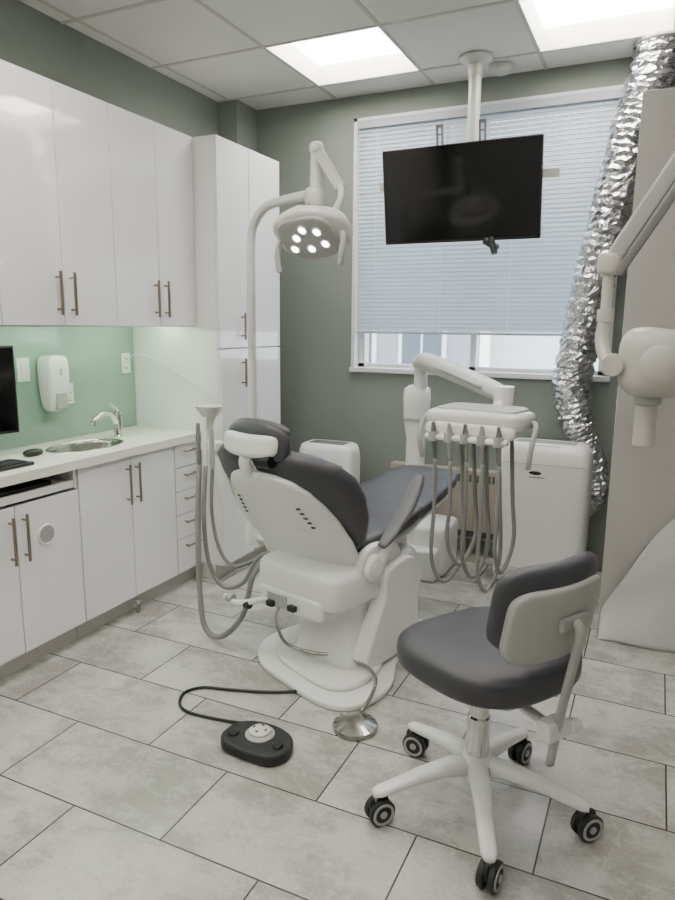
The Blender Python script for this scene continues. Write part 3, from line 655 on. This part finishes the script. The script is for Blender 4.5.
# ------------------------------------------------------------------ stool
st=grp('operator_stool',(-0.42,1.99,0)); SC=V((-0.42,1.99,0))
lathe('hub',[(0.028,0.115),(0.052,0.12),(0.054,0.18),(0.042,0.20),(0.001,0.2)],SC,m_white,st)
lathe('gas_column',[(0.037,0.19),(0.037,0.33),(0.031,0.335),(0.031,0.42),(0.001,0.42)],SC,m_chrome,st)
lathe('piston',[(0.016,0.41),(0.016,0.49),(0.001,0.49)],SC,m_chrome,st)
WR_=0.0435
for k,a in enumerate((2,74,146,218,290)):
    a=math.radians(a); d=V((math.cos(a),math.sin(a),0)); s=V((-math.sin(a),math.cos(a),0))
    rs=[]
    for rr,z,hw_,hh in ((0.03,0.16,0.034,0.032),(0.10,0.163,0.031,0.026),(0.2,0.145,0.027,0.020),(0.28,0.122,0.025,0.016),(0.325,0.110,0.024,0.014),(0.347,0.107,0.016,0.010)):
        rs.append(sring(SC+d*rr+Z3*z,s,Z3,hw_,hh,2.6,20))
    loft('leg_%d'%k,rs,m_white,st)
    cc=SC+d*0.335
    cyl('caster_stem_%d'%k,cc+Z3*0.08,cc+Z3*0.108,0.012,m_steel,st,n=14)
    ca=a+0.9+0.6*k; ax=V((math.cos(ca),math.sin(ca),0))
    if k==4: ax=V((0.98,-0.18,0)).normalized()
    if k==3: ax=V((0.75,-0.65,0)).normalized()
    if k==0: ax=V((0.7,-0.7,0)).normalized()
    pr=V((-ax.y,ax.x,0)); wc=cc+pr*0.012+Z3*WR_
    sc_=WR_/0.0375
    for q,sg in enumerate((-1,1)):
        c0=wc+ax*sg*0.008
        P_=lambda L:[(r*sc_,z*1.05) for r,z in L]
        lathe('caster_%d_wheel_%d'%(k,q),P_([(0.001,0),(0.036,0),(0.0375,0.004),(0.0375,0.014),(0.034,0.018),(0.030,0.0185),(0.001,0.0185)]),c0,m_dark,st,axis=ax*sg)
        lathe('caster_%d_ring_%d'%(k,q),P_([(0.031,0.018),(0.031,0.021),(0.027,0.022),(0.024,0.021),(0.024,0.018),(0.031,0.018)]),c0,m_lgrey,st,axis=ax*sg)
        lathe('caster_%d_hub_%d'%(k,q),P_([(0.010,0.018),(0.010,0.022),(0.001,0.023)]),c0,m_lgrey,st,axis=ax*sg)
    sel('caster_fork_%d'%k,wc+Z3*0.022+pr*-0.004,0.034,0.009,0.032,m_dark,st,n1=0.7,n2=0.6,rot=basis(pr,ax,Z3),nu=20,nv=12)
D=V((0.843,-0.537,0)); Wd=V((0.537,0.843,0))
def sdef(x,y,z):
    zz=z
    if z>0: zz=z+0.12*y*y-0.12*max(0,-x)**2
    return x,y*(1-0.06*x),zz
SS=SC+V((0.02,0.01,0))
sel('seat_cushion',SS+Z3*0.545,0.25,0.262,0.06,m_leather,st,n1=0.5,n2=0.72,rot=basis(D,Wd,Z3),deform=sdef,nu=56)
sel('seat_pan',SS+Z3*0.487,0.19,0.2,0.014,m_black,st,n1=0.5,n2=0.7,rot=basis(D,Wd,Z3))
sel('tilt_mechanism',SC+Z3*0.46+D*0.04,0.13,0.07,0.028,m_white,st,n1=0.45,n2=0.45,rot=basis(D,Wd,Z3))
BZ=(Z3*0.985+D*0.17).normalized(); BD=(D*0.985-Z3*0.17).normalized()
BR=basis(Wd,BZ,-BD); BC=SC+D*0.258+Z3*0.785
bend=lambda k:(lambda x,y,z:(x,y,z+k*x*x))
sel('backrest_cushion',BC+BZ*0.015,0.195,0.13,0.036,m_leather,st,n1=0.6,n2=0.45,rot=BR,deform=bend(1.2),nu=52)
sel('backrest_shell',BC+BD*0.032-BZ*0.02,0.178,0.115,0.022,m_lgrey,st,n1=0.4,n2=0.42,rot=BR,deform=bend(1.6),nu=52)
box('back_slot_plate',-0.055,0.055,-0.032,0.012,0.05,0.066,m_lgrey,st,bevel=0.006,fr=lambda v:BC+Wd*(v.x+0.02)+BZ*v.y+BD*v.z)
tube('back_bar',[BC+BD*0.055+Wd*0.02,BC+BD*0.085+Wd*0.02-BZ*0.03,BC+D*0.065+Wd*0.02-Z3*0.13,BC+D*0.035+Wd*0.02-Z3*0.30,BC+D*0.01+Wd*0.02-Z3*0.475],0.016,m_lgrey,st,n=14,flat=0.7,sub=8)
box('bar_clamp',-0.045,0.045,-0.02,0.03,0.395,0.455,m_white,st,bevel=0.01,fr=lambda v:SC+D*(0.265+v.y)+Wd*(0.02+v.x)+Z3*v.z)
tube('bar_bracket',[SC+D*0.12+Z3*0.45,SC+D*0.2+Z3*0.44+Wd*0.01,SC+D*0.27+Wd*0.02+Z3*0.425],0.02,m_white,st,n=14,flat=0.6)
tube('height_lever',[SC+Z3*0.445+Wd*0.05,SC+Z3*0.44+D*0.12+Wd*0.12,SC+Z3*0.435+D*0.17+Wd*0.16],0.007,m_white,st)
cyl('bar_knob',SC+D*0.29+Wd*0.065+Z3*0.425,SC+D*0.29+Wd*0.10+Z3*0.425,0.02,m_white,st)
# ------------------------------------------------------------------ portable AC
ac=grp('portable_air_conditioner',(-0.56,4.15,0))
ax0,ax1,ay0,ay1=-0.82,-0.29,3.98,4.26
cx,cy=(ax0+ax1)/2,(ay0+ay1)/2
rings=[]
for z,s in ((0.03,0.94),(0.06,0.985),(0.2,1.0),(0.70,1.0),(0.79,0.985),(0.835,0.95),(0.865,0.88),(0.878,0.76),(0.881,0.6)):
    rings.append(sring((cx,cy,z),X3,Y3,(ax1-ax0)/2*s,(ay1-ay0)/2*s,6,64))
loft('body',rings,m_white,ac)
boxes('top_louvres',[(cx-0.17,cx+0.17,cy-0.06+i*0.022,cy-0.052+i*0.022,0.880,0.885) for i in range(5)],m_lgrey,ac)
box('control_panel',cx-0.09,cx+0.09,cy-0.115,cy-0.085,0.860,0.877,m_lgrey,ac,bevel=0.004)
box('side_recess',ax0-0.002,ax0+0.01,cy-0.06,cy+0.06,0.6,0.64,m_lgrey,ac,bevel=0.004)
boxes('front_seam',[(ax0+0.02,ax1-0.02,ay0-0.0006,ay0+0.006,0.765,0.768)],m_lgrey,ac)
boxes('base_grille',[(cx-0.2,cx+0.2,ay0-0.001,ay0+0.006,0.075+i*0.016,0.079+i*0.016) for i in range(4)],m_lgrey,ac)
sel('maker_mark',(cx-0.035,ay0+0.002,0.715),0.038,0.005,0.012,m_black,ac,n1=1,n2=1)
boxes('maker_mark_line',[(cx-0.07,cx+0.02,ay0-0.002,ay0+0.004,0.688,0.692)],m_black,ac)
for i,(x,y) in enumerate(((ax0+0.06,ay0+0.05),(ax1-0.06,ay0+0.05),(ax0+0.06,ay1-0.05),(ax1-0.06,ay1-0.05))):
    cyl('caster_%d'%i,(x-0.012,y,0.02),(x+0.012,y,0.02),0.02,m_dark,ac)
# duct
dg=grp('flexible_foil_duct',(-0.4,4.38,0.5))
path=[(-0.33,4.37,0.42),(-0.29,4.39,0.55),(-0.33,4.385,0.75),(-0.41,4.375,0.95),(-0.46,4.36,1.2),(-0.43,4.345,1.5),(-0.375,4.33,1.85),(-0.31,4.33,2.2),(-0.24,4.33,2.55),(-0.17,4.33,2.82),(-0.12,4.33,3.05)]
tube('duct',path,0.1,m_foil,dg,n=30,sub=16,radii=[0.06,0.08,0.09,0.10,0.115,0.11,0.115,0.12,0.125,0.13,0.135],smooth=False,jit=0.055,wave=0.035,shift=0.006)
lathe('ceiling_collar',[(0.001,0),(0.15,0),(0.15,-0.012),(0.13,-0.02),(0.001,-0.02)],(-0.12,4.33,CZ-0.004),m_lgrey,dg)
cyl('appliance_coupling',(-0.33,4.30,0.46),(-0.33,4.262,0.46),0.055,m_lgrey,dg)
# air purifier
ap=grp('air_purifier',(-2.02,4.22,0))
px,py=-2.02,4.20
rings=[]
for z,s in ((0.0,0.93),(0.02,0.98),(0.1,1.0),(0.65,1.0),(0.70,0.97),(0.735,0.9),(0.745,0.8)):
    rings.append(sring((px,py,z),X3,Y3,0.205*s,0.12*s,5,56))
loft('body',rings,m_white,ap)
boxes('front_slot',[(px-0.15,px+0.15,py-0.122,py-0.115,0.60,0.615)],m_mgrey,ap)
boxes('top_grille',[(px-0.13,px+0.13,py-0.06+i*0.025,py-0.05+i*0.025,0.744,0.749) for i in range(5)],m_mgrey,ap)
sel('indicator',(px-0.02,py-0.119,0.655),0.025,0.004,0.004,m_blue,ap,n1=1,n2=1)
# ------------------------------------------------------------------ TV
tv=grp('ceiling_mounted_television',(-1.08,4.12,2.3))
tt=math.radians(10); tz=math.radians(-1)
TVc=V((-1.122,4.02,2.303)); tX=V((math.cos(tz),math.sin(tz),0)); tF=V((0,-math.cos(tt),-math.sin(tt))); tU2=V((0,-math.sin(tt),math.cos(tt)))
ft=lambda v:TVc+tX*v.x-tF*v.y+tU2*v.z
box('cabinet',-0.465,0.465,0.0,0.035,-0.27,0.265,m_black,tv,bevel=0.006,fr=ft)
box('screen',-0.457,0.457,-0.002,0.001,-0.255,0.258,m_screen,tv,fr=ft)
box('rear_bulge',-0.28,0.28,0.035,0.065,-0.2,0.12,m_black,tv,bevel=0.015,fr=ft)
boxes('mount_wings',[(-0.50,-0.40,0.04,0.055,0.045,0.09),(0.40,0.55,0.04,0.055,0.045,0.09)],m_white2,tv,fr=ft)
box('mount_crossbar',-0.42,0.42,0.066,0.08,0.05,0.10,m_lgrey,tv,fr=ft)
for i,x in enumerate((-0.13,0.12)):
    boxes('mount_rail_%d'%i,[(x-0.02,x-0.010,0.066,0.08,-0.2,0.37),(x+0.010,x+0.02,0.066,0.08,-0.2,0.37),(x-0.02,x+0.02,0.066,0.08,0.36,0.378),(x-0.02,x+0.02,0.066,0.08,0.32,0.328)],m_mgrey,tv,fr=ft)
cyl('pole',(-1.085,4.14,2.2),(-1.085,4.14,CZ-0.006),0.036,m_post,tv)
lathe('ceiling_canopy',[(0.001,0),(0.095,0),(0.095,-0.012),(0.045,-0.045),(0.04,-0.10),(0.001,-0.1)],(-1.085,4.14,CZ-0.005),m_post,tv)
box('pole_bracket',-1.14,-1.03,4.10,4.17,2.28,2.42,m_lgrey,tv,bevel=0.006)
cyl('speaker_tube',(-0.97,4.06,2.04),(-0.89,4.06,1.99),0.02,m_black,tv); cyl('speaker_tube_b',(-0.93,4.05,2.05),(-0.90,4.03,1.96),0.018,m_black,tv)
# ------------------------------------------------------------------ x-ray
xr=grp('dental_xray_machine',(0.6,3.5,2.3))
box('wall_bracket',0.62,0.92,3.44,3.538,2.3,2.55,m_white2,xr,bevel=0.02)
cyl('bracket_pivot',(0.70,3.36,2.36),(0.70,3.36,2.52),0.05,m_white2,xr)
box('bracket_arm',0.65,0.75,3.36,3.45,2.4,2.48,m_white2,xr,bevel=0.01)
def bar(nm,p,q,w_,h_,mat,par):
    p=V(p);q=V(q);d=(q-p);l=d.length;d.normalize();u,v=frame_of(d)
    boxes(nm,[(-w_,w_,0,l,-h_,h_)],mat,par,bevel=min(w_,h_)*0.4,fr=lambda k:p+u*k.x+d*k.y+v*k.z)
bar('scissor_arm',(0.70,3.34,2.46),(0.13,2.95,2.37),0.03,0.035,m_lgrey,xr)
bar('scissor_arm_lower',(0.13,2.94,2.37),(-0.19,2.88,1.81),0.024,0.03,m_lgrey,xr)
bar('scissor_arm_rod',(0.14,2.90,2.27),(-0.165,2.85,1.75),0.014,0.016,m_mgrey,xr)
cyl('elbow_top',(0.13,2.87,2.37),(0.13,3.0,2.37),0.05,m_lgrey,xr)
sel('elbow',(-0.20,2.88,1.79),0.045,0.04,0.042,m_white2,xr,n1=0.45,n2=0.8)
cyl('drop_post',(-0.20,2.88,1.55),(-0.20,2.88,1.77),0.021,m_white2,xr)
cyl('drop_collar',(-0.20,2.88,1.57),(-0.20,2.88,1.62),0.032,m_white2,xr)
tube('yoke',[(-0.20,2.88,1.58),(-0.205,2.87,1.50),(-0.18,2.83,1.43),(-0.14,2.80,1.41)],0.026,m_white2,xr,n=14)
cyl('yoke_knob',(-0.155,2.75,1.41),(-0.155,2.86,1.41),0.042,m_white2,xr)
sel('tube_head',(0.0,2.86,1.42),0.14,0.115,0.13,m_white2,xr,n1=0.6,n2=0.6,deform=lambda x,y,z:(x,y,z*(1-0.08*x)-0.03*x))
lathe('head_cap',[(0.07,0),(0.07,0.01),(0.06,0.018),(0.001,0.02)],(0.01,2.755,1.42),m_white2,xr,axis=(0,-1,0))
cyl('cone_collar',(-0.025,2.86,1.26),(-0.025,2.86,1.32),0.05,m_lgrey,xr)
cyl('cone',(-0.025,2.86,1.10),(-0.025,2.86,1.285),0.04,m_white2,xr)
